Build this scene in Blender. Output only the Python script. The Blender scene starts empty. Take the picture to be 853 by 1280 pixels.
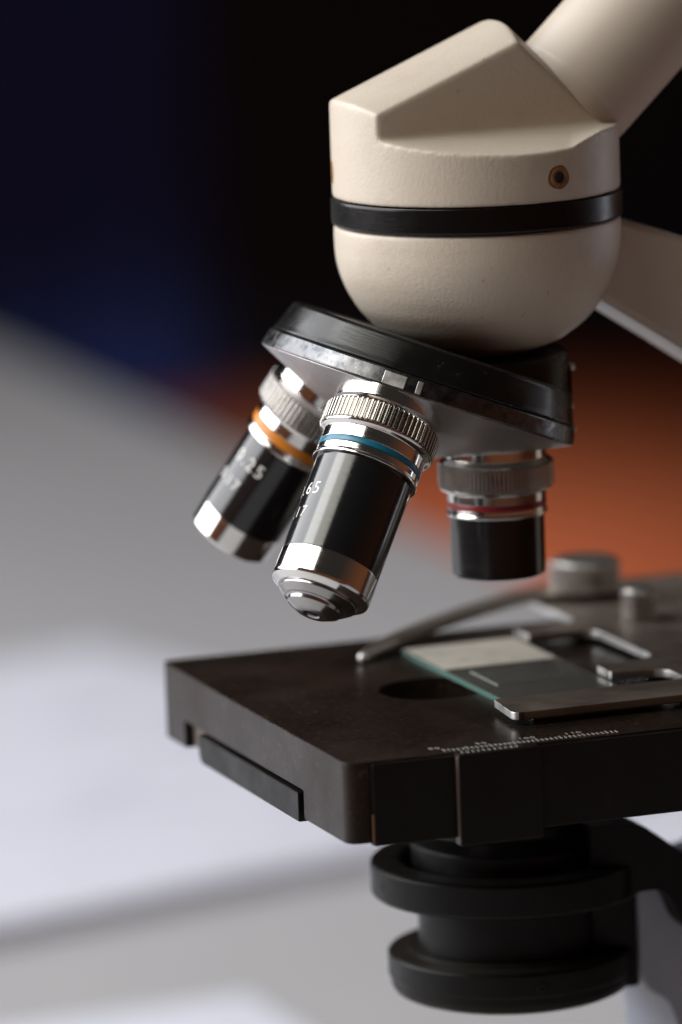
import bpy, bmesh, math, random
from mathutils import Vector, Matrix
from math import radians, sin, cos, pi, sqrt

random.seed(7)
S = bpy.context.scene
MM = 0.001

# ------------------------------------------------------------------ camera
# World: millimetres in the builders, metres in the scene. Origin on the stage
# top at the optical axis, X towards the limb, Z up.
FW = Vector((0.3254, 0.9302, -0.1699)).normalized()
cam_pos = Vector((-421.26, -1097.41, 241.29))
cd = bpy.data.cameras.new('camera')
cam = bpy.data.objects.new('camera', cd)
S.collection.objects.link(cam)
S.camera = cam
CAM_M = Matrix(((0.940390, 0.091272, -0.327623, -0.421258), (-0.338231, 0.150157, -0.929006, -1.097415), (-0.035597, 0.984440, 0.172077, 0.241294), (0, 0, 0, 1)))
cam.matrix_world = CAM_M
cd.sensor_fit = 'VERTICAL'
cd.sensor_height = 22.3
cd.sensor_width = 14.87
cd.lens = 7200 / 1280 * 22.3
cd.clip_start = 0.05
cd.clip_end = 60
cd.dof.use_dof = True
cd.dof.focus_distance = 1.152
cd.dof.aperture_fstop = cd.lens / 29.0
cd.dof.aperture_blades = 0

# ------------------------------------------------------------------ world
W = bpy.data.worlds.new('World')
S.world = W
W.use_nodes = True
nt = W.node_tree
bg = nt.nodes['Background']
bg.inputs['Strength'].default_value = 0.25
tc = nt.nodes.new('ShaderNodeTexCoord')
sep = nt.nodes.new('ShaderNodeSeparateXYZ')
nt.links.new(tc.outputs['Generated'], sep.inputs[0])
# the dim interior: warm near the floor and behind the camera, dark overhead
cr = nt.nodes.new('ShaderNodeValToRGB')
cr.color_ramp.elements[0].position = 0.50
cr.color_ramp.elements[0].color = (0.46, 0.17, 0.075, 1)
cr.color_ramp.elements[1].position = 0.75
cr.color_ramp.elements[1].color = (0.10, 0.085, 0.08, 1)
mp = nt.nodes.new('ShaderNodeMath'); mp.operation = 'MULTIPLY_ADD'
mp.inputs[1].default_value = 0.5; mp.inputs[2].default_value = 0.5
nt.links.new(sep.outputs['Z'], mp.inputs[0])
nt.links.new(mp.outputs[0], cr.inputs[0])
nt.links.new(cr.outputs[0], bg.inputs['Color'])

S.view_settings.view_transform = 'Standard'
S.view_settings.look = 'None'
S.view_settings.exposure = 0.0
S.view_settings.gamma = 1.0
S.cycles.use_denoising = True
S.cycles.max_bounces = 10
S.cycles.transparent_max_bounces = 12
S.cycles.caustics_reflective = False
S.cycles.caustics_refractive = False
S.cycles.sample_clamp_indirect = 6.0


def area(name, loc, target, w, h, power, col):
    l = bpy.data.lights.new(name, 'AREA')
    l.shape = 'RECTANGLE'; l.size = w; l.size_y = h
    l.energy = power; l.color = col
    o = bpy.data.objects.new(name, l)
    S.collection.objects.link(o)
    loc = Vector(loc); d = (Vector(target) - loc)
    o.rotation_euler = d.to_track_quat('-Z', 'Y').to_euler()
    o.location = loc
    return o

RT = Vector((0.9336, -0.3584, 0)); DP = Vector((0.3584, 0.9336, 0))
def VW(lat, dep, z): return RT * lat + DP * dep + Vector((0, 0, z))
# daylight from the windows on the left of the bench, front to back
area('window_light', VW(-1.15, 0.22, 0.72), VW(0, 0.22, 0.30), 1.6, 1.4, 38, (0.96, 0.97, 1.0))
area('window_light', VW(-0.90, -0.50, 1.20), VW(0, 0.0, 0.0), 1.25, 0.6, 11.5, (1.0, 0.98, 0.88))
# added spot lamp, no real source: a soft patch on the floor beyond the bench
sl_ = bpy.data.lights.new('floor_spot', 'SPOT')
sl_.energy = 1020; sl_.color = (1.0, 0.97, 0.93); sl_.shadow_soft_size = 0.06
sl_.spot_size = radians(30); sl_.spot_blend = 1.0
fl = bpy.data.objects.new('floor_spot', sl_); S.collection.objects.link(fl)
fl.location = VW(-0.65, 2.3, 1.15)
fl.rotation_euler = (VW(-0.36, 4.8, -0.925) - fl.location).to_track_quat('-Z', 'Y').to_euler()
# narrow window far right, behind
area('window_light', VW(1.5, 0.9, 0.15), VW(0, 0, 0.02), 0.35, 1.2, 3.5, (0.85, 0.9, 1.0))

# ------------------------------------------------------------------ helpers
def tag(o, label=None, cat=None, group=None, kind=None):
    if label: o['label'] = label
    if cat: o['category'] = cat
    if group: o['group'] = group
    if kind: o['kind'] = kind
    return o

WM = {}
def obj(name, bm, mat, parent=None, M=None, sharp=32, smooth=True, wn=True):
    """link bm (mm, in frame M) as one mesh object"""
    me = bpy.data.meshes.new(name)
    bmesh.ops.recalc_face_normals(bm, faces=bm.faces[:])
    for v in bm.verts: v.co *= MM
    bm.to_mesh(me); bm.free()
    mats = mat if isinstance(mat, (list, tuple)) else [mat]
    for m in mats: me.materials.append(m)
    if smooth:
        me.shade_smooth()
        me.set_sharp_from_angle(angle=radians(sharp))
    o = link(name, me, parent, M)
    if smooth and wn:
        w = o.modifiers.new('weighted_normals', 'WEIGHTED_NORMAL'); w.keep_sharp = True; w.weight = 100
    return o

def link(name, data, parent=None, M=None):
    o = bpy.data.objects.new(name, data)
    S.collection.objects.link(o)
    if M is None: M = Matrix.Identity(4)
    M = M.copy(); M.translation = M.translation * MM
    WM[o.name] = M
    if parent:
        o.parent = parent
        o.matrix_basis = WM[parent.name].inverted() @ M
    else:
        o.matrix_basis = M
    return o

def new(): return bmesh.new()

def lathe(prof, segs=96, bm=None, z0=0, x0=0, y0=0, mod=None):
    """prof: list of (r, z); r=0 closes"""
    bm = bm or new()
    rings = []
    for r, z in prof:
        if r <= 1e-6:
            rings.append([bm.verts.new((x0, y0, z + z0))])
        else:
            rings.append([bm.verts.new((x0 + r * cos(2 * pi * i / segs), y0 + r * sin(2 * pi * i / segs), z + z0)) for i in range(segs)])
    for a, b in zip(rings, rings[1:]):
        for i in range(segs):
            j = (i + 1) % segs
            if len(a) == 1 and len(b) == 1: break
            if len(a) == 1: bm.faces.new((a[0], b[i], b[j]))
            elif len(b) == 1: bm.faces.new((a[i], a[j], b[0]))
            else: bm.faces.new((a[i], a[j], b[j], b[i]))
    return bm

def rprof(pts, r=0.25, n=3):
    """round the corners of an open profile"""
    out = [pts[0]]
    for p, q, s in zip(pts, pts[1:], pts[2:]):
        p, q, s = Vector(p), Vector(q), Vector(s)
        a, b = (p - q), (s - q)
        rr = min(r, a.length * 0.45, b.length * 0.45)
        if rr < 1e-4: out.append(tuple(q)); continue
        A, B = q + a.normalized() * rr, q + b.normalized() * rr
        for k in range(n + 1):
            t = k / n
            out.append(tuple((1 - t) ** 2 * A + 2 * t * (1 - t) * q + t * t * B))
    out.append(pts[-1])
    return out

def fillet(pts, r, n=6):
    """round the corners of a closed 2D outline; r a number or a list"""
    out = []
    N = len(pts)
    for i in range(N):
        p, q, s = Vector(pts[i - 1]), Vector(pts[i]), Vector(pts[(i + 1) % N])
        rr = r[i] if isinstance(r, (list, tuple)) else r
        a, b = p - q, s - q
        rr = min(rr, a.length * 0.48, b.length * 0.48)
        if rr < 1e-3: out.append(tuple(q)); continue
        A, B = q + a.normalized() * rr, q + b.normalized() * rr
        for k in range(n + 1):
            t = k / n
            out.append(tuple((1 - t) ** 2 * A + 2 * t * (1 - t) * q + t * t * B))
    return out

def prism(outline, a, b, axis='z', bevel=0, bm=None, seg=2):
    """extrude a closed 2D outline from a to b along axis"""
    own = bm is None
    bm = bm or new()
    def P(u, v, w):
        return {'z': (u, v, w), 'y': (u, w, v), 'x': (w, u, v)}[axis]
    lo = [bm.verts.new(P(u, v, a)) for u, v in outline]
    hi = [bm.verts.new(P(u, v, b)) for u, v in outline]
    n = len(lo)
    caps = [bm.faces.new(lo), bm.faces.new(hi[::-1])]
    for i in range(n):
        j = (i + 1) % n
        bm.faces.new((lo[j], lo[i], hi[i], hi[j]))
    if bevel and own:
        bmesh.ops.recalc_face_normals(bm, faces=bm.faces[:])
        es = [e for f in caps for e in f.edges]
        bmesh.ops.bevel(bm, geom=es, offset=bevel, segments=seg, profile=0.5, affect='EDGES', clamp_overlap=True)
    return bm

def box(x0, x1, y0, y1, z0, z1, bevel=0, bm=None, seg=2):
    b = new()
    vs = bmesh.ops.create_cube(b, size=1)['verts']
    for v in vs:
        v.co = Vector(((x0 + x1) / 2 + v.co.x * (x1 - x0), (y0 + y1) / 2 + v.co.y * (y1 - y0), (z0 + z1) / 2 + v.co.z * (z1 - z0)))
    if bevel:
        bmesh.ops.bevel(b, geom=b.edges[:], offset=bevel, segments=seg, profile=0.5, affect='EDGES')
    if bm is None: return b
    me = bpy.data.meshes.new('tmp'); b.to_mesh(me); b.free(); bm.from_mesh(me); bpy.data.meshes.remove(me)
    return bm

def boolean(bm, cutters):
    """subtract cutters (bmesh) from bm, exact"""
    def mk(b):
        bmesh.ops.recalc_face_normals(b, faces=b.faces[:])
        me = bpy.data.meshes.new('tmp'); b.to_mesh(me); b.free()
        o = bpy.data.objects.new('tmp', me); S.collection.objects.link(o); return o
    base = mk(bm); cs = [mk(c) for c in cutters]
    for c in cs:
        m = base.modifiers.new('b', 'BOOLEAN'); m.operation = 'DIFFERENCE'; m.solver = 'EXACT'; m.object = c
    out = from_eval(base)
    for o in [base] + cs: drop(o)
    return out

def from_eval(o):
    bpy.context.view_layer.update()
    dg = bpy.context.evaluated_depsgraph_get()
    me = bpy.data.meshes.new_from_object(o.evaluated_get(dg))
    out = new(); out.from_mesh(me); bpy.data.meshes.remove(me)
    return out

def drop(o):
    d = o.data; bpy.data.objects.remove(o)
    if isinstance(d, bpy.types.Mesh): bpy.data.meshes.remove(d)
    elif isinstance(d, bpy.types.Curve): bpy.data.curves.remove(d)

def remesh(bm, voxel, smooth_it=4):
    me = bpy.data.meshes.new('tmp'); bmesh.ops.recalc_face_normals(bm, faces=bm.faces[:]); bm.to_mesh(me); bm.free()
    o = bpy.data.objects.new('tmp', me); S.collection.objects.link(o)
    m = o.modifiers.new('r', 'REMESH'); m.mode = 'VOXEL'; m.voxel_size = voxel
    if smooth_it:
        s = o.modifiers.new('s', 'SMOOTH'); s.iterations = smooth_it; s.factor = 0.5
    out = from_eval(o); drop(o)
    return out

def text_bm(body, size):
    cu = bpy.data.curves.new('tmp', 'FONT'); cu.body = body; cu.size = size
    cu.resolution_u = 4; cu.space_character = 1.3
    o = bpy.data.objects.new('tmp', cu); S.collection.objects.link(o)
    bm = from_eval(o); drop(o)
    xs = [v.co.x for v in bm.verts]
    return bm, min(xs), max(xs)

def tube_path(pts, rad, bm=None, segs=12):
    bm = bm or new(); rings = []
    for i, p in enumerate(pts):
        p = Vector(p)
        t = (Vector(pts[min(i + 1, len(pts) - 1)]) - Vector(pts[max(i - 1, 0)])).normalized()
        u = t.orthogonal().normalized(); v = t.cross(u)
        r = rad[i] if isinstance(rad, (list, tuple)) else rad
        rings.append([bm.verts.new(p + (u * cos(2 * pi * k / segs) + v * sin(2 * pi * k / segs)) * r) for k in range(segs)])
    for a, b in zip(rings, rings[1:]):
        for k in range(segs):
            bm.faces.new((a[k], a[(k + 1) % segs], b[(k + 1) % segs], b[k]))
    bm.faces.new(rings[0]); bm.faces.new(rings[-1][::-1])
    return bm

# ------------------------------------------------------------------ materials
def mat(name, col, rough=0.5, metal=0.0, spec=0.5, bump=None, vary=None, rvary=None, coat=0, trans=0, aniso=0, ior=1.5, top_light=None):
    m = bpy.data.materials.new(name); m.use_nodes = True
    t = m.node_tree; b = t.nodes['Principled BSDF']
    b.inputs['Base Color'].default_value = (*col, 1)
    b.inputs['Roughness'].default_value = rough
    b.inputs['Metallic'].default_value = metal
    b.inputs['Specular IOR Level'].default_value = spec
    b.inputs['IOR'].default_value = ior
    if coat:
        b.inputs['Coat Weight'].default_value = coat; b.inputs['Coat Roughness'].default_value = 0.08
    if trans: b.inputs['Transmission Weight'].default_value = trans
    if aniso: b.inputs['Anisotropic'].default_value = aniso
    tcn = t.nodes.new('ShaderNodeTexCoord')
    def noise(scale, detail=4, sc=(1, 1, 1), rgh=0.5):
        mpn = t.nodes.new('ShaderNodeMapping'); mpn.inputs['Scale'].default_value = sc
        t.links.new(tcn.outputs['Object'], mpn.inputs[0])
        n = t.nodes.new('ShaderNodeTexNoise'); n.inputs['Scale'].default_value = scale
        n.inputs['Detail'].default_value = detail; n.inputs['Roughness'].default_value = rgh
        t.links.new(mpn.outputs[0], n.inputs['Vector']); return n
    if vary:
        # list of (scale, stretch, lo, hi, colour): mixes colour in where noise is between lo and hi
        prev = None
        for scale, st, lo, hi, c2 in vary:
            n = noise(scale, 6, st, 0.65)
            mr = t.nodes.new('ShaderNodeMapRange'); mr.inputs[1].default_value = lo; mr.inputs[2].default_value = hi
            t.links.new(n.outputs['Fac'], mr.inputs[0])
            mx = t.nodes.new('ShaderNodeMix'); mx.data_type = 'RGBA'
            if prev: t.links.new(prev, mx.inputs[6])
            else: mx.inputs[6].default_value = (*col, 1)
            mx.inputs[7].default_value = (*c2, 1)
            t.links.new(mr.outputs[0], mx.inputs[0]); prev = mx.outputs[2]
        if top_light:                      # brownish light on upward faces, painted into the colour
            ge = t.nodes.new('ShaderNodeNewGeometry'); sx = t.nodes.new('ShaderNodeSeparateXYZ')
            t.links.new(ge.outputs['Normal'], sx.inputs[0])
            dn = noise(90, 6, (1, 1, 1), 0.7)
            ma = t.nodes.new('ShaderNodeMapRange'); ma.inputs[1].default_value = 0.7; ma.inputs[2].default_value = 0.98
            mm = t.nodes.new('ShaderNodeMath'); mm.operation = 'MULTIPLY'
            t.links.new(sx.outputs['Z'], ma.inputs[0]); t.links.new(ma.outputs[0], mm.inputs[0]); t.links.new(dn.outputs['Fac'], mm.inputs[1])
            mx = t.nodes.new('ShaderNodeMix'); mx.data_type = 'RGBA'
            t.links.new(mm.outputs[0], mx.inputs[0]); t.links.new(prev, mx.inputs[6]); mx.inputs[7].default_value = (*top_light, 1)
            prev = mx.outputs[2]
        t.links.new(prev, b.inputs['Base Color'])
    if rvary:
        scale, st, lo, hi = rvary
        n = noise(scale, 5, st)
        mr = t.nodes.new('ShaderNodeMapRange'); mr.inputs[1].default_value = 0.3; mr.inputs[2].default_value = 0.7
        mr.inputs[3].default_value = lo; mr.inputs[4].default_value = hi
        t.links.new(n.outputs['Fac'], mr.inputs[0]); t.links.new(mr.outputs[0], b.inputs['Roughness'])
    if bump:
        prev = None
        for scale, st, strength, dist in bump:
            n = noise(scale, 3, st)
            bp = t.nodes.new('ShaderNodeBump'); bp.inputs['Strength'].default_value = strength; bp.inputs['Distance'].default_value = dist
            t.links.new(n.outputs['Fac'], bp.inputs['Height'])
            if prev: t.links.new(prev, bp.inputs['Normal'])
            prev = bp.outputs[0]
        t.links.new(prev, b.inputs['Normal'])
    return m

I3 = (1, 1, 1)
M_cream = mat('cream_cast_paint', (0.56, 0.485, 0.40), 0.42, bump=[(1250, I3, 0.17, 0.0004), (380, I3, 0.06, 0.0004)],
              vary=[(60, I3, 0.55, 0.75, (0.50, 0.42, 0.34)), (420, I3, 0.665, 0.71, (0.42, 0.33, 0.25))], rvary=(120, I3, 0.36, 0.5))
M_tube = mat('cream_smooth_paint', (0.55, 0.475, 0.40), 0.38, bump=[(500, I3, 0.10, 0.0003)], vary=[(40, I3, 0.5, 0.8, (0.55, 0.47, 0.38))])
M_band = mat('black_gloss_plastic', (0.004, 0.0035, 0.0035), 0.2, spec=0.28, bump=[(200, (1, 1, 8), 0.08, 0.0003)], rvary=(90, I3, 0.18, 0.34))
M_blackmetal = mat('black_lacquered_metal', (0.006, 0.0055, 0.0055), 0.27, spec=0.4, bump=[(300, (1, 1, 9), 0.10, 0.0003)],
                   vary=[(500, I3, 0.66, 0.72, (0.06, 0.045, 0.035))], rvary=(140, I3, 0.2, 0.4))
M_satin = mat('black_satin_metal', (0.004, 0.0036, 0.0034), 0.34, spec=0.18, top_light=(0.045, 0.038, 0.03), bump=[(400, I3, 0.08, 0.0003)],
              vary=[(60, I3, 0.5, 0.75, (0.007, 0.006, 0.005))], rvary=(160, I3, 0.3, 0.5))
M_barrel = mat('black_anodised_barrel', (0.010, 0.010, 0.011), 0.2, spec=0.75, bump=[(400, (0.15, 0.15, 20), 0.012, 0.0001)], rvary=(160, (0.3, 0.3, 16), 0.11, 0.18))
M_chrome = mat('turned_chrome', (0.80, 0.79, 0.77), 0.1, 1.0, bump=[(400, (0.12, 0.12, 20), 0.02, 0.0001)], rvary=(160, (0.3, 0.3, 14), 0.08, 0.16))
M_chromedim = mat('turned_chrome_dimmed', (0.40, 0.385, 0.385), 0.16, 1.0, rvary=(160, (0.3, 0.3, 14), 0.12, 0.24))  # chrome darkened for the nose cone, its dark reflections put into the colour
M_knurl = mat('knurled_chrome', (0.46, 0.44, 0.41), 0.26, 1.0, vary=[(300, I3, 0.5, 0.75, (0.32, 0.29, 0.26))])
M_satinsteel = mat('satin_grey_steel', (0.46, 0.43, 0.42), 0.40, 0.9, bump=[(500, I3, 0.06, 0.0003)], vary=[(80, I3, 0.5, 0.75, (0.36, 0.32, 0.31))])
M_rim = mat('worn_chrome_rim', (0.13, 0.13, 0.135), 0.24, 1.0, bump=[(420, I3, 0.10, 0.0003)],
            vary=[(500, I3, 0.50, 0.62, (0.075, 0.08, 0.09)), (700, I3, 0.68, 0.72, (0.4, 0.44, 0.48))], rvary=(600, I3, 0.2, 0.4))
M_stage = mat('dark_bakelite_stage', (0.013, 0.009, 0.007), 0.3, spec=0.22, bump=[(220, I3, 0.05, 0.0003), (1400, I3, 0.12, 0.0001)],
              vary=[(26, I3, 0.48, 0.72, (0.024, 0.014, 0.010)), (700, I3, 0.58, 0.70, (0.085, 0.040, 0.018)), (1700, I3, 0.62, 0.68, (0.11, 0.065, 0.03)), (420, (0.04, 1, 1), 0.69, 0.73, (0.05, 0.042, 0.036))],
              rvary=(50, I3, 0.22, 0.42))
M_sideblack = mat('black_bakelite_side', (0.006, 0.005, 0.0045), 0.36, spec=0.2, bump=[(300, I3, 0.06, 0.0003)], vary=[(120, I3, 0.6, 0.78, (0.014, 0.009, 0.007))], rvary=(90, I3, 0.28, 0.48))
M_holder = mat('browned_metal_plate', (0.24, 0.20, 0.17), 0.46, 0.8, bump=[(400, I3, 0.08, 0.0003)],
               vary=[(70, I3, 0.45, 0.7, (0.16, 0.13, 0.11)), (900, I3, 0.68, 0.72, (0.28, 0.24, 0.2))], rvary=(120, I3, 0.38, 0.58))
M_holderdim = mat('browned_plate_dimmed', (0.07, 0.057, 0.05), 0.42, 0.7, bump=[(400, I3, 0.08, 0.0003)], vary=[(900, I3, 0.68, 0.72, (0.2, 0.17, 0.14))], rvary=(120, I3, 0.34, 0.5))  # darker copy for the front bar, its weaker reflection put into the colour
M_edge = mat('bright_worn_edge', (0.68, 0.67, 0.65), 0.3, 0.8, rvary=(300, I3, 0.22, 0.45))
M_knob = mat('dull_grey_knob', (0.48, 0.455, 0.42), 0.32, 0.9, vary=[(200, I3, 0.5, 0.7, (0.22, 0.20, 0.18))])
M_white = mat('white_engraving', (0.78, 0.77, 0.73), 0.6)
M_scale = mat('faded_white_marks', (0.48, 0.46, 0.43), 0.7, vary=[(900, I3, 0.55, 0.7, (0.12, 0.11, 0.10))])
M_blue = mat('blue_enamel', (0.010, 0.16, 0.26), 0.3)
M_orange = mat('orange_enamel', (0.62, 0.20, 0.012), 0.35)
M_red = mat('red_enamel', (0.30, 0.012, 0.018), 0.35)
M_rust = mat('rust_stain', (0.26, 0.12, 0.035), 0.7, vary=[(500, I3, 0.45, 0.65, (0.14, 0.055, 0.015))])
M_dark = mat('dark_hole', (0.004, 0.003, 0.003), 0.6)
M_grey = mat('grey_limb_paint', (0.30, 0.32, 0.385), 0.5, bump=[(600, I3, 0.1, 0.0003)], vary=[(40, I3, 0.45, 0.7, (0.25, 0.265, 0.32))])
M_lens = mat('lens_glass', (0.01, 0.012, 0.015), 0.03, coat=1.0)
M_table = mat('grey_bench_laminate', (0.46, 0.45, 0.46), 0.45, vary=[(3, I3, 0.35, 0.7, (0.42, 0.41, 0.42)), (60, I3, 0.5, 0.8, (0.47, 0.46, 0.465))], bump=[(300, I3, 0.03, 0.0005)])
M_floor = mat('red_oxide_floor', (0.43, 0.105, 0.042), 0.5, vary=[(1.2, I3, 0.4, 0.7, (0.36, 0.088, 0.034))])
M_wall = mat('dark_wall_paint', (0.0014, 0.002, 0.007), 0.8, vary=[(1.5, I3, 0.4, 0.7, (0.002, 0.003, 0.010))])
M_curtain = mat('navy_cloth', (0.018, 0.052, 0.26), 0.8, vary=[(4, I3, 0.4, 0.7, (0.013, 0.037, 0.18))])
M_paper = mat('white_paper', (0.68, 0.685, 0.77), 0.7, vary=[(14, (1, 4, 1), 0.56, 0.68, (0.50, 0.505, 0.58))])
M_label = mat('aged_paper_label', (0.50, 0.46, 0.39), 0.75, vary=[(150, (1, 2.2, 1), 0.54, 0.64, (0.33, 0.315, 0.30)), (40, I3, 0.5, 0.8, (0.56, 0.50, 0.40))])

def glass_mat(name, tint, edge=False):
    m = bpy.data.materials.new(name); m.use_nodes = True
    t = m.node_tree; t.nodes.clear()
    out = t.nodes.new('ShaderNodeOutputMaterial'); mix = t.nodes.new('ShaderNodeMixShader')
    tr = t.nodes.new('ShaderNodeBsdfTransparent'); tr.inputs[0].default_value = (*tint, 1)
    gl = t.nodes.new('ShaderNodeBsdfGlossy'); gl.inputs['Roughness'].default_value = 0.06
    nz = t.nodes.new('ShaderNodeTexNoise'); nz.inputs['Scale'].default_value = 130
    tcn = t.nodes.new('ShaderNodeTexCoord'); t.links.new(tcn.outputs['Object'], nz.inputs['Vector'])
    mr = t.nodes.new('ShaderNodeMapRange'); mr.inputs[3].default_value = 0.03; mr.inputs[4].default_value = 0.22
    t.links.new(nz.outputs['Fac'], mr.inputs[0]); t.links.new(mr.outputs[0], gl.inputs['Roughness'])
    fr = t.nodes.new('ShaderNodeFresnel'); fr.inputs[0].default_value = 1.5
    t.links.new(fr.outputs[0], mix.inputs[0]); t.links.new(tr.outputs[0], mix.inputs[1]); t.links.new(gl.outputs[0], mix.inputs[2])
    df = t.nodes.new('ShaderNodeBsdfDiffuse'); df.inputs[0].default_value = (0.50, 0.475, 0.42, 1)      # pale haze painted in for a reflection on the glass
    m2 = t.nodes.new('ShaderNodeMixShader'); m2.inputs[0].default_value = 0.12
    t.links.new(mix.outputs[0], m2.inputs[1]); t.links.new(df.outputs[0], m2.inputs[2])
    t.links.new(m2.outputs[0], out.inputs[0])
    return m
M_glass = glass_mat('clear_slide_glass', (0.93, 0.96, 0.94))
M_glassedge = mat('green_glass_edge', (0.11, 0.20, 0.17), 0.25, coat=0.3)

# ------------------------------------------------------------------ setting
TZ = -165.0
FZ = -925.0
WY = 6080.0
tag(obj('floor', box(-6000, 7000, -5000, WY + 300, FZ - 50, FZ), M_floor), kind='structure')
tag(obj('wall', box(-6000, 7000, WY, WY + 150, FZ + 2, 2600), M_wall), kind='structure')
tb = box(-800, 366, -640, 2900, TZ - 30, TZ, bevel=3)
for sx in (-740, 320):
    for sy in (-560, 600, 2800):
        box(sx - 25, sx + 25, sy - 25, sy + 25, FZ + 1, TZ - 29, bm=tb)
tag(obj('table', tb, M_table), kind='structure')

# curtain: a folded sheet with thickness hanging in front of the wall
bm = new(); N = 160
cx0, cx1 = 1035.0, 1905.0
fr, bk = [], []
for i in range(N + 1):
    x = cx0 + (cx1 - cx0) * i / N
    y = WY - 90 + 26 * sin(i / N * 46) + 9 * sin(i / N * 17 + 1)
    fr.append((x, y)); bk.append((x, y + 5))
prism(fr + bk[::-1], FZ + 12, 1500, 'z', bm=bm)
cu = obj('curtain', bm, M_curtain, M=Matrix.Translation((0, 0, 0)))
tag(cu, 'dark navy curtain hanging by the dark wall at the upper left', 'curtain')

def sheet(name, label, cat, corner, ang, w, d, h, material, group=None):
    M = Matrix.Translation((corner[0], corner[1], TZ)) @ Matrix.Rotation(radians(ang), 4, 'Z')
    o = obj(name, box(0, w, 0, d, 0.05, h, bevel=min(0.4, h * 0.3)), material, M=M)
    return tag(o, label, cat, group)
sheet('notebook', 'thick white notebook with faint print lying on the grey table left of the microscope', 'notebook', (-250, 384), 16.2, 530, 325, 7, M_paper)
sheet('paper_sheet', 'loose white paper sheet on the grey table at the bottom edge of the photo', 'paper', (-137, 175), 3, 212, 188, 1.2, M_paper)
sheet('paper_sheet', 'white paper lying behind the condenser under the right side of the stage', 'paper', (205, 408), 14, 110, 210, 5, M_paper)

# ------------------------------------------------------------------ microscope
BASE = Matrix.Translation((85, 0, TZ))
mic = link('microscope', None, None, BASE)
tag(mic, 'cream and black laboratory microscope with three objectives standing on the grey table', 'microscope')

# base and limb
bo = fillet([(-75, -62), (60, -75), (165, -70), (165, 70), (60, 75), (-75, 62)], 22)
base = obj('base', prism(bo, TZ + 0.1, TZ + 36, 'z', bevel=5, seg=4), M_cream, mic)
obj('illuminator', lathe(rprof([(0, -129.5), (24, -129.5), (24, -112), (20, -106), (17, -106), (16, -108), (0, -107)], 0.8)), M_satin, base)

limb_out = fillet([(10, 97), (24.3, 95.5), (38, 91), (62, 80), (92, 58), (112, 20), (118, -30), (118, -128), (72, -128), (72, -10), (66, 30), (61, 51.5), (37.4, 67.4), (19, 79.4), (8, 86)],
                  [0, 0, 6, 12, 16, 20, 20, 0, 0, 20, 18, 8, 0, 0, 0])
limb = obj('limb', prism(limb_out, -12, 12, 'y', bevel=1.8, seg=4), M_tube, mic)
low = fillet([(23, -45), (23, -64), (25, -67), (29.5, -69.8), (31.5, -76), (33, -129), (82, -129), (82, -22), (62, -26), (48, -43)], [1, 1, 1, 3, 3, 0, 0, 2, 5, 5])
obj('lower_limb', prism(low, -15, 15, 'y', bevel=1.2, seg=3), M_grey, mic)

# ---- head
HX = -2.35; HR = 29.5
def ledge_prof():
    return [(0, 101.9), (HR, 101.9)] + [(HR, z) for z in (103, 105, 107, 109)] + [(HR * f, 200) for f in [1 - .03 * i for i in range(33)]] + [(0, 200)]
hb = lathe(ledge_prof(), 240, x0=HX)
for v in hb.verts:                     # two flat ledges falling gently outwards, closed towards the tube
    if v.co.z > 150:
        ay = abs(v.co.y) - 13.7
        f = min(1, max(0, (v.co.x - (14.0 - max(0, ay) * 0.46)) / 7.0))
        v.co.z = 115.3 - max(0, ay) * 0.19 * (1 - f)
# slab between the two side cuts, crowned, clipped by the cylinder
ny = 45; secs = []
YF = 13.7
for k in range(ny):
    y = -YF + 2 * YF * k / (ny - 1)
    d = 3.3 * abs(y / YF) ** 2.2
    cyl = sqrt(HR * HR - y * y)
    xl = HX - cyl + 0.02
    zr = lambda x: 136.6 + (x - 2.6) * 0.415 - d            # rising roof
    zs = 139.9 - d * 1.3                                     # x + z on the tube face
    xp = (zs - 136.6 + 2.6 * 0.415 + d) / 1.415
    pts = [(xl, 104.0)]
    for q in range(13):
        x = xl + (xp - xl) * q / 12
        pts.append((x, zr(x)))
    xe = min(zs - 106.0, HX + cyl - 0.02)
    for q in range(1, 13):
        x = xp + (xe - xp) * q / 12
        pts.append((x, zs - x))
    pts.append((xe, 104.0))
    secs.append([hb.verts.new((px, y, pz)) for px, pz in pts])
for a, b in zip(secs, secs[1:]):
    n = len(a)
    for i in range(n):
        j = (i + 1) % n
        hb.faces.new((a[i], a[j], b[j], b[i]))
hb.faces.new(secs[0]); hb.faces.new(secs[-1][::-1])
hb = remesh(hb, 0.42, 13)
head = obj('head', hb, M_cream, mic, sharp=60, wn=False)
# black ring and the dome below
obj('black_ring', lathe(rprof([(24, 101.85), (29.75, 101.85), (29.9, 101.4), (29.9, 96.9), (29.7, 96.4), (24, 96.4)], 0.3), 160, x0=HX), M_band, head)
dome = lathe(rprof([(20, 96.45), (29.35, 96.35), (29.5, 94), (29.35, 89.5), (28.6, 86), (27.2, 82.4), (24.9, 78.5), (21.6, 74.8), (16.8, 71.4), (11, 69.2), (5, 68.2), (0, 68)], 1.5, 4), 160, x0=HX)
obj('dome', dome, M_cream, mic, sharp=50)
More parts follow.
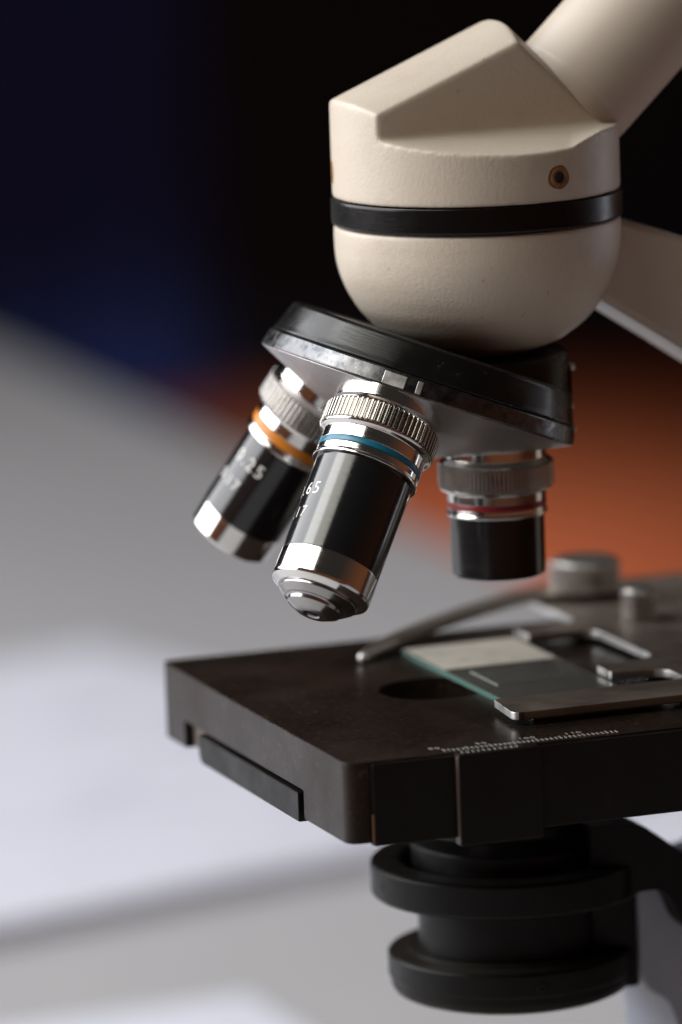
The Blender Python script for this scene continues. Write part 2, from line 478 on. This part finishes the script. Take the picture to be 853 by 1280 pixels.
# rust-ringed screw hole
def on_cyl(theta, z, R=HR):
    """frame on the head cylinder; theta from the camera-facing direction, positive right"""
    a = math.atan2(-DP.y, -DP.x) + theta
    n = Vector((cos(a), sin(a), 0)); u = Vector((-sin(a), cos(a), 0))
    M = Matrix((( u.x, 0, n.x, HX + n.x * R), (u.y, 0, n.y, n.y * R), (0, 1, 0, z), (0, 0, 0, 1)))
    return M
def blob(r, n=40, jit=0.07, h=0.12, R=HR, seed=1, ry=1.0):
    rnd = random.Random(seed); bm = new()
    ph = [rnd.uniform(0, 6.28) for _ in range(4)]
    rings = []
    for f, dz in ((1, -0.4), (1, h * 0.4), (0.9, h), (0.45, h * 1.05)):
        rr = []
        for i in range(n):
            t = 2 * pi * i / n
            q = r * f * (1 + jit * (sin(2 * t + ph[0]) * .5 + sin(3 * t + ph[1]) * .35 + sin(5 * t + ph[2]) * .25))
            x, y = q * cos(t), q * ry * sin(t)
            rr.append(bm.verts.new((x, y, dz + sqrt(R * R - x * x) - R)))
        rings.append(rr)
    for a, b in zip(rings, rings[1:]):
        for i in range(n): bm.faces.new((a[i], a[(i + 1) % n], b[(i + 1) % n], b[i]))
    bm.faces.new(rings[-1])
    return bm
hm = on_cyl(radians(34.5), 107.0)
st = obj('rust_stain', blob(2.5, seed=3, h=0.05), M_rust, head, hm)
hole = new()
hole = lathe(rprof([(1.2, 0.2), (1.75, 0.32), (2.0, 0.1), (2.0, -0.5)], 0.15), 40, hole)
obj('screw_lip', hole, M_rust, head, hm)
obj('screw_hole', lathe([(1.45, 0.26), (1.2, 0.15), (0, 0.12)], 32), M_dark, head, hm)
obj('rust_stain', blob(1.9, seed=8, h=0.05, ry=1.3), M_rust, head, on_cyl(radians(-83), 107.2))

# ---- eyepiece tube
th = radians(43.5)
td = Vector((cos(th), 0, sin(th)))
tx = Vector((0, 1, 0)); ty = td.cross(tx)
TM = Matrix(((tx.x, ty.x, td.x, 19.2), (tx.y, ty.y, td.y, 0), (tx.z, ty.z, td.z, 120.8), (0, 0, 0, 1)))
tube = obj('eyepiece_tube', lathe(rprof([(0, -3.2), (13.6, -3.2), (13.6, 0.6), (13.65, 1.0), (13.65, 105), (13.2, 105.6), (0, 105.6)], 0.4), 128), M_tube, mic, TM)
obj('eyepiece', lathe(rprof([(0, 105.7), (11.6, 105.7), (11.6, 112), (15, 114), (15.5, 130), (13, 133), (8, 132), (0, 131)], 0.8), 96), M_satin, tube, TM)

# ---- nosepiece
al = radians(21.55); RHO = 22.06
A = Vector((-sin(al), 0, -cos(al)))
E1 = Vector((cos(al), 0, -sin(al))); E2 = Vector((0, -1, 0))
C = Vector((0, 0, 50.0)) - E1 * RHO
def frame(o, zdir, xdir):
    z = zdir.normalized(); x = (xdir - z * xdir.dot(z)).normalized(); y = z.cross(x)
    return Matrix(((x.x, y.x, z.x, o.x), (x.y, y.y, z.y, o.y), (x.z, y.z, z.z, o.z), (0, 0, 0, 1)))
NM = frame(C + E1 * 2.5, -A, E1)
nose = obj('nosepiece', lathe(rprof([(0, -7.8), (7, -7.6), (9, -6.6), (22.06, -1.5), (32.9, 3.7), (33.5, 4.0)], 0.4) + [(33.5, 4.1), (0, 4.1)], 192), M_satinsteel, mic, NM)
rimb = lathe(rprof([(31, 4.12), (33.55, 4.12), (33.65, 4.5), (32.85, 7.6), (32.5, 7.85), (30, 7.85)], 0.2), 192)
rim = obj('chrome_rim', rimb, M_rim, nose, NM)
# click-stop notch plates on the rim
for a0 in (-121, -112, 20, 140):
    t = radians(a0)
    n = Vector((cos(t), sin(t), 0)); u = Vector((-sin(t), cos(t), 0))
    LM = NM @ Matrix(((u.x, 0, n.x, n.x * 33.3), (u.y, 0, n.y, n.y * 33.3), (0, 1, 0, 5.9), (0, 0, 0, 1))) @ Matrix.Rotation(radians(-14), 4, 'X')
    wv = 2.4 if a0 != -112 else 0.6
    obj('click_stop', box(-wv, wv, -1.35, 1.35, -0.8, 0.22, bevel=0.18), M_edge, nose, LM)
top = lathe(rprof([(0, 7.9), (32.2, 7.9), (32.35, 8.3), (31.9, 9.2), (30.1, 13.9), (29.4, 14.5), (0, 14.9)], 0.35), 192)
obj('top_plate', top, M_blackmetal, nose, NM)
# fixed turret mount behind, under the dome
mo = fillet([(-16, -19), (4, -19), (13.2, -10), (16.2, 0), (14, 12), (6, 19), (-16, 20)], 6)
mount = obj('turret_mount', prism(mo, 56.0, 68.6, 'z', bevel=1.4, seg=3), M_blackmetal, mic)
sp = new()
for (x, y, z, r) in ((14.6, -7.0, 65.0, 0.9), (13.3, -8.0, 57.0, 1.2), (14.4, -6.5, 52.0, 1.1)):
    bmesh.ops.create_uvsphere(sp, u_segments=16, v_segments=10, radius=r, matrix=Matrix.Translation((x, y, z)))
obj('spring_pin', sp, M_edge, mount)
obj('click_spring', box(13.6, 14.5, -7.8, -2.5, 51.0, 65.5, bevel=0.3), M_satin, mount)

# ---- objectives
def teeth(R, z0, z1, n, depth, bm=None):
    bm = bm or new(); k = 8; N = n * k
    shape = [0, .55, .9, 1, 1, .9, .55, 0]
    rows = []
    for z, f in ((z0, 0.0), (z0 - 0.28 * (1 if z1 < z0 else -1), 1), (z1 + 0.28 * (1 if z1 < z0 else -1), 1), (z1, 0.0)):
        rows.append([bm.verts.new(((R - depth * (1 - f * shape[i % k])) * cos(2 * pi * i / N), (R - depth * (1 - f * shape[i % k])) * sin(2 * pi * i / N), z)) for i in range(N)])
    for a, b in zip(rows, rows[1:]):
        for i in range(N): bm.faces.new((a[i], a[(i + 1) % N], b[(i + 1) % N], b[i]))
    return bm

def engrave(body, size, R, s, t_end, name, parent, M):
    bm, x0, x1 = text_bm(body, size)
    bmesh.ops.subdivide_edges(bm, edges=[e for e in bm.edges if e.calc_length() > 0.35], cuts=1)
    for v in bm.verts:
        t = t_end + (v.co.x - x1) / R
        z = -s + v.co.y - size * 0.35
        v.co = Vector((R * sin(t), -R * cos(t), z))
    obj(name, bm, M_white, parent, M, smooth=False)

def objective(label, S0, d, prof):
    """S0 seat point, d unit direction to the specimen"""
    w = (-FW - d * (-FW).dot(d)).normalized()
    right = (-d).cross(w)
    M = frame(S0, -d, right)
    p = prof
    body = obj('objective', lathe(rprof([(0, -p['b0']), (p['R'], -p['b0']), (p['R'], -p['b1']), (0, -p['b1'])] if p['tip'] else
                                        [(0, -p['b0']), (p['R'], -p['b0']), (p['R'], -p['b1'] + 0.4), (p['R'] - 0.5, -p['b1']), (5, -p['b1']), (4.6, -p['b1'] + 2.5), (0, -p['b1'] + 3)], 0.2), 128), M_barrel, mic, M)
    tag(body, label)
    ck = p['k']
    obj('flange', lathe(rprof([(0, 0.6), (p['fl'], 0.6), (p['fl'], -ck[0] + 1.0), (ck[2] - 0.3, -ck[0] + 0.02), (0, -ck[0] + 0.02)], 0.25), 128), M_chrome, body, M)
    obj('knurled_ring', teeth(ck[2], -ck[0], -ck[1], p.get('nt', 66), p.get('td', 0.62)), M_knurl, body, M)
    b = p['band']; rc = p['rc']
    obj('collar', lathe(rprof([(0, -ck[1]), (ck[2] - 0.25, -ck[1]), (ck[2] - 0.5, -ck[1] - 0.5), (rc, -ck[1] - 1.0), (rc, -b[0] + 0.05), (rc - 0.35, -b[0]), (rc - 0.35, -b[1]), (rc, -b[1] - 0.05),
                               (rc, -p['b0'] + 0.9), (rc + 0.25, -p['b0'] + 0.5), (rc + 0.25, -p['b0'] + 0.02), (0, -p['b0'] + 0.02)], 0.15), 128), M_chrome, body, M)
    obj('colour_band', lathe([(rc - 0.6, -b[0] - 0.02), (rc - 0.02, -b[0] - 0.02), (rc + 0.06, -b[0] - 0.2), (rc + 0.06, -b[1] + 0.2), (rc - 0.02, -b[1] + 0.02), (rc - 0.6, -b[1] + 0.02)], 128), p['col'], body, M)
    if p['tip']:
        tp = obj('tip', lathe(rprof(p['tip'], 0.12), 128), M_chrome, body, M)
        if 'nose' in p: obj('nose_cone', lathe(rprof(p['nose'], 0.1), 128), M_chromedim, tp, M)
        s = -p.get('nose', p['tip'])[-1][1]
        obj('front_lens', lathe([(p['lens'], -s - 0.03), (p['lens'] * 0.9, -s - 0.06), (0, -s - 0.02)], 40), M_lens, tp, M)
    for (txt, size, s, te) in p['text']:
        engrave(txt, size, p['R'] + 0.035, s, te, 'marking', body, M)
    return body

def seat(phi, tilt=al):
    t = radians(phi)
    r = E1 * cos(t) + E2 * sin(t)
    return C + r * RHO, (A * cos(tilt) + r * sin(tilt)).normalized()

s0, d0 = seat(117.8)
objective('black objective with a blue ring and chrome stepped tip, marked 0.65', s0, d0, dict(
    fl=11.2, k=(3.4, 8.1, 12.1), rc=10.75, band=(11.7, 12.9), b0=15.2, b1=36, R=10.15, col=M_blue, lens=1.5,
    tip=[(0, -36.02), (10.2, -36.02), (10.25, -41.2), (10.0, -41.8), (8.6, -42.7), (0, -42.7)],
    nose=[(0, -42.72), (8.1, -42.72), (8.1, -43.3), (7.9, -43.5), (6.6, -44.5), (6.0, -44.5), (5.7, -44.8), (5.5, -45.5), (3.4, -46.6), (1.7, -46.8), (1.4, -46.5), (0, -46.5)],
    text=[('0.65', 3.9, 23.4, radians(-47)), ('0.17', 3.4, 28.6, radians(-55))]))
s1, d1 = seat(-112.4)
objective('black objective with an orange ring and plain silver end, marked 0.25', s1, d1, dict(
    fl=10.6, k=(3.6, 9.0, 11.9), rc=10.0, band=(12.5, 14.5), b0=16.2, b1=34.6, R=9.25, col=M_orange, lens=3.2,
    tip=[(0, -34.62), (9.15, -34.62), (8.9, -39.9), (8.5, -40.4), (7.4, -40.5), (7.2, -39.8), (3.4, -39.6), (0, -39.6)],
    text=[('0.25', 4.0, 21.6, radians(-9)), ('0.17', 3.4, 27.3, radians(-27))]))
s2, d2 = seat(0)
objective('short black objective with a dark red ring, vertical over the slide', s2, d2, dict(
    fl=10.4, k=(4.3, 9.4, 12.0), rc=10.2, band=(12.3, 13.5), b0=15.2, b1=28.0, R=9.75, col=M_red, lens=3,
    tip=None, text=[], nt=84, td=0.4))

# ---- stage
so = fillet([(-57.5, -63.6), (66, -63.6), (66, 52), (-57.5, 52)], [3.2, 1, 1, 1.6], 6)
sb = prism(so, -16.4, 0, 'z', bevel=0.35, seg=2)
slot = []
for i in range(25):
    t = pi / 2 + pi * i / 24; slot.append((-17.5 + 10.8 * cos(t), -4.0 + 10.8 * sin(t)))
for i in range(25):
    t = -pi / 2 + pi * i / 24; slot.append((-15 + 10.8 * cos(t), -4.0 + 10.8 * sin(t)))
cut1 = prism(slot, -30, 5, 'z')
cut2 = prism(fillet([(-37.5, -25), (38.5, -25), (38.5, -10.4), (-37.5, -10.4)], 0.5, 3), -70, -51.5, 'x')
sb = boolean(sb, [cut1, cut2])
stage = obj('stage', sb, M_stage, mic, sharp=28)
# slider block sitting in the notch on the left face
obj('slider_block', prism(fillet([(-35.6, -17.3), (26, -17.3), (27.5, -16.0), (27.5, -11.2), (-35.6, -11.2)], 0.5, 3), -58.1, -52, 'x', bevel=0.35), M_sideblack, stage)
obj('slider_block', box(-55.6, -51.8, 27.0, 38.2, -16.3, -10.9, bevel=0.3), M_holder, stage)
obj('rack_cover', box(-52.6, 65.8, -65.0, -62, -16.9, -0.45, bevel=0.3), M_sideblack, stage)
vb = box(-35.2, -17.6, -66.6, -63.2, -18.4, -0.05, bevel=0.4)
vern = obj('vernier_block', vb, M_sideblack, stage)
obj('edge_strip', box(-35.34, -35.08, -66.45, -65.1, -18.0, -0.5, bevel=0.1), mat('brown_edge_strip', (0.085, 0.06, 0.05), 0.5), vern)  # thin brown strip along the left edge of the block
obj('rust_streak', box(-52.78, -52.5, -65.02, -64.4, -15.8, -10.5, bevel=0.05), mat('dark_rust', (0.10, 0.038, 0.015), 0.8), stage)
# scales
sc = new()
for i in range(38):
    x = -36.2 + 0.985 * i
    ln = 2.1 if i % 5 == 0 else 1.6
    box(x - 0.1, x + 0.1, -62.2, -62.2 + ln, -0.05, 0.03, bm=sc)
obj('scale_marks', sc, M_scale, stage, smooth=False)
vs = new()
for i in range(11):
    x = -33.6 + 0.955 * 1.2 * i
    box(x - 0.1, x + 0.1, -65.0, -63.6, -0.1, -0.02, bm=vs)
obj('scale_marks', vs, M_scale, vern, smooth=False)
for i, tnum in enumerate(('80', '90', '100', '110')):
    bm, x0, x1 = text_bm(tnum, 2.0)
    xc = -36.2 + 9.85 * i - 1.1
    for v in bm.verts: v.co = Vector((xc + v.co.x - (x0 + x1) / 2, -59.2 + v.co.y, 0.02))
    obj('scale_numeral', bm, M_scale, stage, smooth=False)

# ---- slide holder (mechanical stage) on the stage
ho = [(-16.3, -48), (97, -48), (97, 74), (33, 76), (31, 62), (31, 35), (15.9, 33.5), (15.9, 25.5), (30.5, 23.6), (30.7, -9), (16.2, -12.5), (16.2, -20.0), (27.6, -22.4), (27.6, -33.2), (-14.8, -33.2)]
ho = fillet(ho, [2.4, 2, 2, 6, 3, 3.0, .4, .4, 3.2, 3.2, .4, .4, 3.4, 3.4, 1.0], 7)
hb2 = prism(ho, 1.3, 2.95, 'z', bevel=0.22, seg=2)
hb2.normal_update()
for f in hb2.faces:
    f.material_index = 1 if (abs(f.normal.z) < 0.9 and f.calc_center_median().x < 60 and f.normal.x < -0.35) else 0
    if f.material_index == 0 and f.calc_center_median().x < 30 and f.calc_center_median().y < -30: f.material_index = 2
holder = obj('slide_holder', hb2, [M_holder, M_edge, M_holderdim], mic, sharp=30)
obj('carriage', box(60, 84, -40, 60, -9, 1.25, bevel=1), M_blackmetal, holder)
def knurled(x, y, z0, z1, R, n):
    bm = teeth(R, z0, z1, n, 0.4)
    b2 = lathe(rprof([(0, z0), (R - 0.35, z0), (R - 0.35, z1), (R - 1.2, z1 + 0.7), (0, z1 + 0.7)], 0.2), 64)
    me = bpy.data.meshes.new('tmp'); b2.to_mesh(me); b2.free(); bm.from_mesh(me); bpy.data.meshes.remove(me)
    for v in bm.verts: v.co.x += x; v.co.y += y
    return bm
obj('clamp_knob', knurled(42.5, 58, 5.0, 11.2, 7.7, 48), M_knob, holder)
obj('small_knob', knurled(43.6, 30, 3.0, 9.2, 3.9, 30), M_knob, holder)
# spring finger: curved flat lever from under the knob to the slide's far corner
cl = [(44, 60, 4.2), (30, 60.5, 4.2), (22, 57.5, 4.0), (11, 51.5, 3.6), (0, 44.5, 3.1), (-9, 38, 2.6), (-16, 32.5, 2.0), (-20.3, 28.3, 1.4)]
wd = [8.5, 8.2, 7.2, 6.0, 5.0, 4.0, 3.0, 1.3]
fine = []; fw_ = []
for i in range(len(cl) - 1):
    p0, p1, p2, p3 = (Vector(cl[max(i - 1, 0)]), Vector(cl[i]), Vector(cl[i + 1]), Vector(cl[min(i + 2, len(cl) - 1)]))
    for k in range(6):
        t = k / 6
        fine.append(0.5 * ((2 * p1) + (p2 - p0) * t + (2 * p0 - 5 * p1 + 4 * p2 - p3) * t * t + (-p0 + 3 * p1 - 3 * p2 + p3) * t ** 3))
        fw_.append(wd[i] + (wd[i + 1] - wd[i]) * t)
fine.append(Vector(cl[-1])); fw_.append(wd[-1])
bm = new(); rows = []
for i, p in enumerate(fine):
    t = fine[min(i + 1, len(fine) - 1)] - fine[max(i - 1, 0)]; t.z = 0; t.normalize()
    n = Vector((-t.y, t.x, 0)); h = 1.15
    w = fw_[i] / 2
    prof = [(-w, -h * .5), (-w, h * .4), (-w * .7, h * .8), (0, h), (w * .7, h * .8), (w, h * .4), (w, -h * .5), (w * .8, -h), (-w * .8, -h)]
    rows.append([bm.verts.new(p + n * a + Vector((0, 0, b))) for a, b in prof])
for a, b in zip(rows, rows[1:]):
    for k in range(len(a)):
        j = (k + 1) % len(a); bm.faces.new((a[k], a[j], b[j], b[k]))
bm.faces.new(rows[0]); bm.faces.new(rows[-1][::-1])
lever = obj('spring_finger', bm, mat('worn_grey_lever', (0.36, 0.315, 0.27), 0.42, 0.8, bump=[(400, I3, 0.06, 0.0003)], vary=[(80, I3, 0.45, 0.7, (0.27, 0.23, 0.195))]), holder, sharp=50)
bm = new(); bmesh.ops.create_uvsphere(bm, u_segments=24, v_segments=16, radius=1.15, matrix=Matrix.Translation((-20.6, 27.9, 1.2)))
obj('finger_tip', bm, M_edge, lever)

# ---- condenser under the stage
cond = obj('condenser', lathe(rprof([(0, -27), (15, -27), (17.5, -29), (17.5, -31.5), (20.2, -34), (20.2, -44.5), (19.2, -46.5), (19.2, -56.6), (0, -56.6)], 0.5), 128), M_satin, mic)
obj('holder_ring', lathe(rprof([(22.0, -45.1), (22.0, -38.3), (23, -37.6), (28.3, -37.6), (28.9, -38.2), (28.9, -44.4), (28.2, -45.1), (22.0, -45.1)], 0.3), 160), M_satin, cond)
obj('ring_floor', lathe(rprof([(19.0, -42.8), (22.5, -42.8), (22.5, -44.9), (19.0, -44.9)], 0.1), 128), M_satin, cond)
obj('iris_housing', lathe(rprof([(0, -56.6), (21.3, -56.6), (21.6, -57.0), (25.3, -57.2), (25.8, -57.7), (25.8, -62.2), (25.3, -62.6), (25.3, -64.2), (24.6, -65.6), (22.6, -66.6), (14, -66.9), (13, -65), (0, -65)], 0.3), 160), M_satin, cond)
br = fillet([(10, -47.6), (10, -28.6), (21.4, -29.4), (30.4, -36.2), (36, -42), (40, -50), (44, -60), (36, -56), (30.2, -52.0), (28.0, -46.4), (25.5, -43.6), (20, -43.6), (14, -46.6)], [0, .5, 1.5, 2, 2, 2, 1, 1, 2, 2, 2, 2, 1])
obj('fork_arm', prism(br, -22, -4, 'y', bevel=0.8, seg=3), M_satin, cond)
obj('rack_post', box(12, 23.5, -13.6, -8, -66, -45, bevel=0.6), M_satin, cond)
bm = lathe([(0, 0.2), (0.55, 0.15), (0.7, -0.3)], 24)
a = math.atan2(-DP.y, -DP.x) - radians(66)
n = Vector((cos(a), sin(a), 0))
obj('grub_screw', bm, M_dark, cond, frame(Vector((n.x * 28.85, n.y * 28.85, -41.2)), n, Vector((0, 0, 1))))

a2 = math.atan2(-DP.y, -DP.x) + radians(14)
n2 = Vector((cos(a2), sin(a2), 0))
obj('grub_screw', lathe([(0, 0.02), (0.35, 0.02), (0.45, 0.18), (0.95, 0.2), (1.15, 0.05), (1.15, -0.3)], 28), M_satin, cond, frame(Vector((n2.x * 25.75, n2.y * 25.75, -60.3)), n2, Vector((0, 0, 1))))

# ------------------------------------------------------------------ slide
SM = Matrix.Translation((2.6, -5.8, 0.06))
sl = box(-13, 13, -38, 38, 0, 1.15)
sl.normal_update()
for f in sl.faces: f.material_index = 0 if abs(f.normal.z) > 0.5 else 1
slide = obj('microscope_slide', sl, [M_glass, M_glassedge], None, SM, smooth=False)
tag(slide, 'glass specimen slide with a paper label clamped on the black stage', 'slide')
obj('label', box(-12.6, 12.6, 12.9, 37.7, 1.16, 1.25), M_label, slide, SM)
cs = box(-8.8, 7.2, -7.7, 8.3, 1.16, 1.34)
cs.normal_update()
for f in cs.faces: f.material_index = 0 if abs(f.normal.z) > 0.5 else 1
obj('cover_slip', cs, [M_glass, mat('pale_glass_edge', (0.42, 0.48, 0.44), 0.3)], slide, SM, smooth=False)
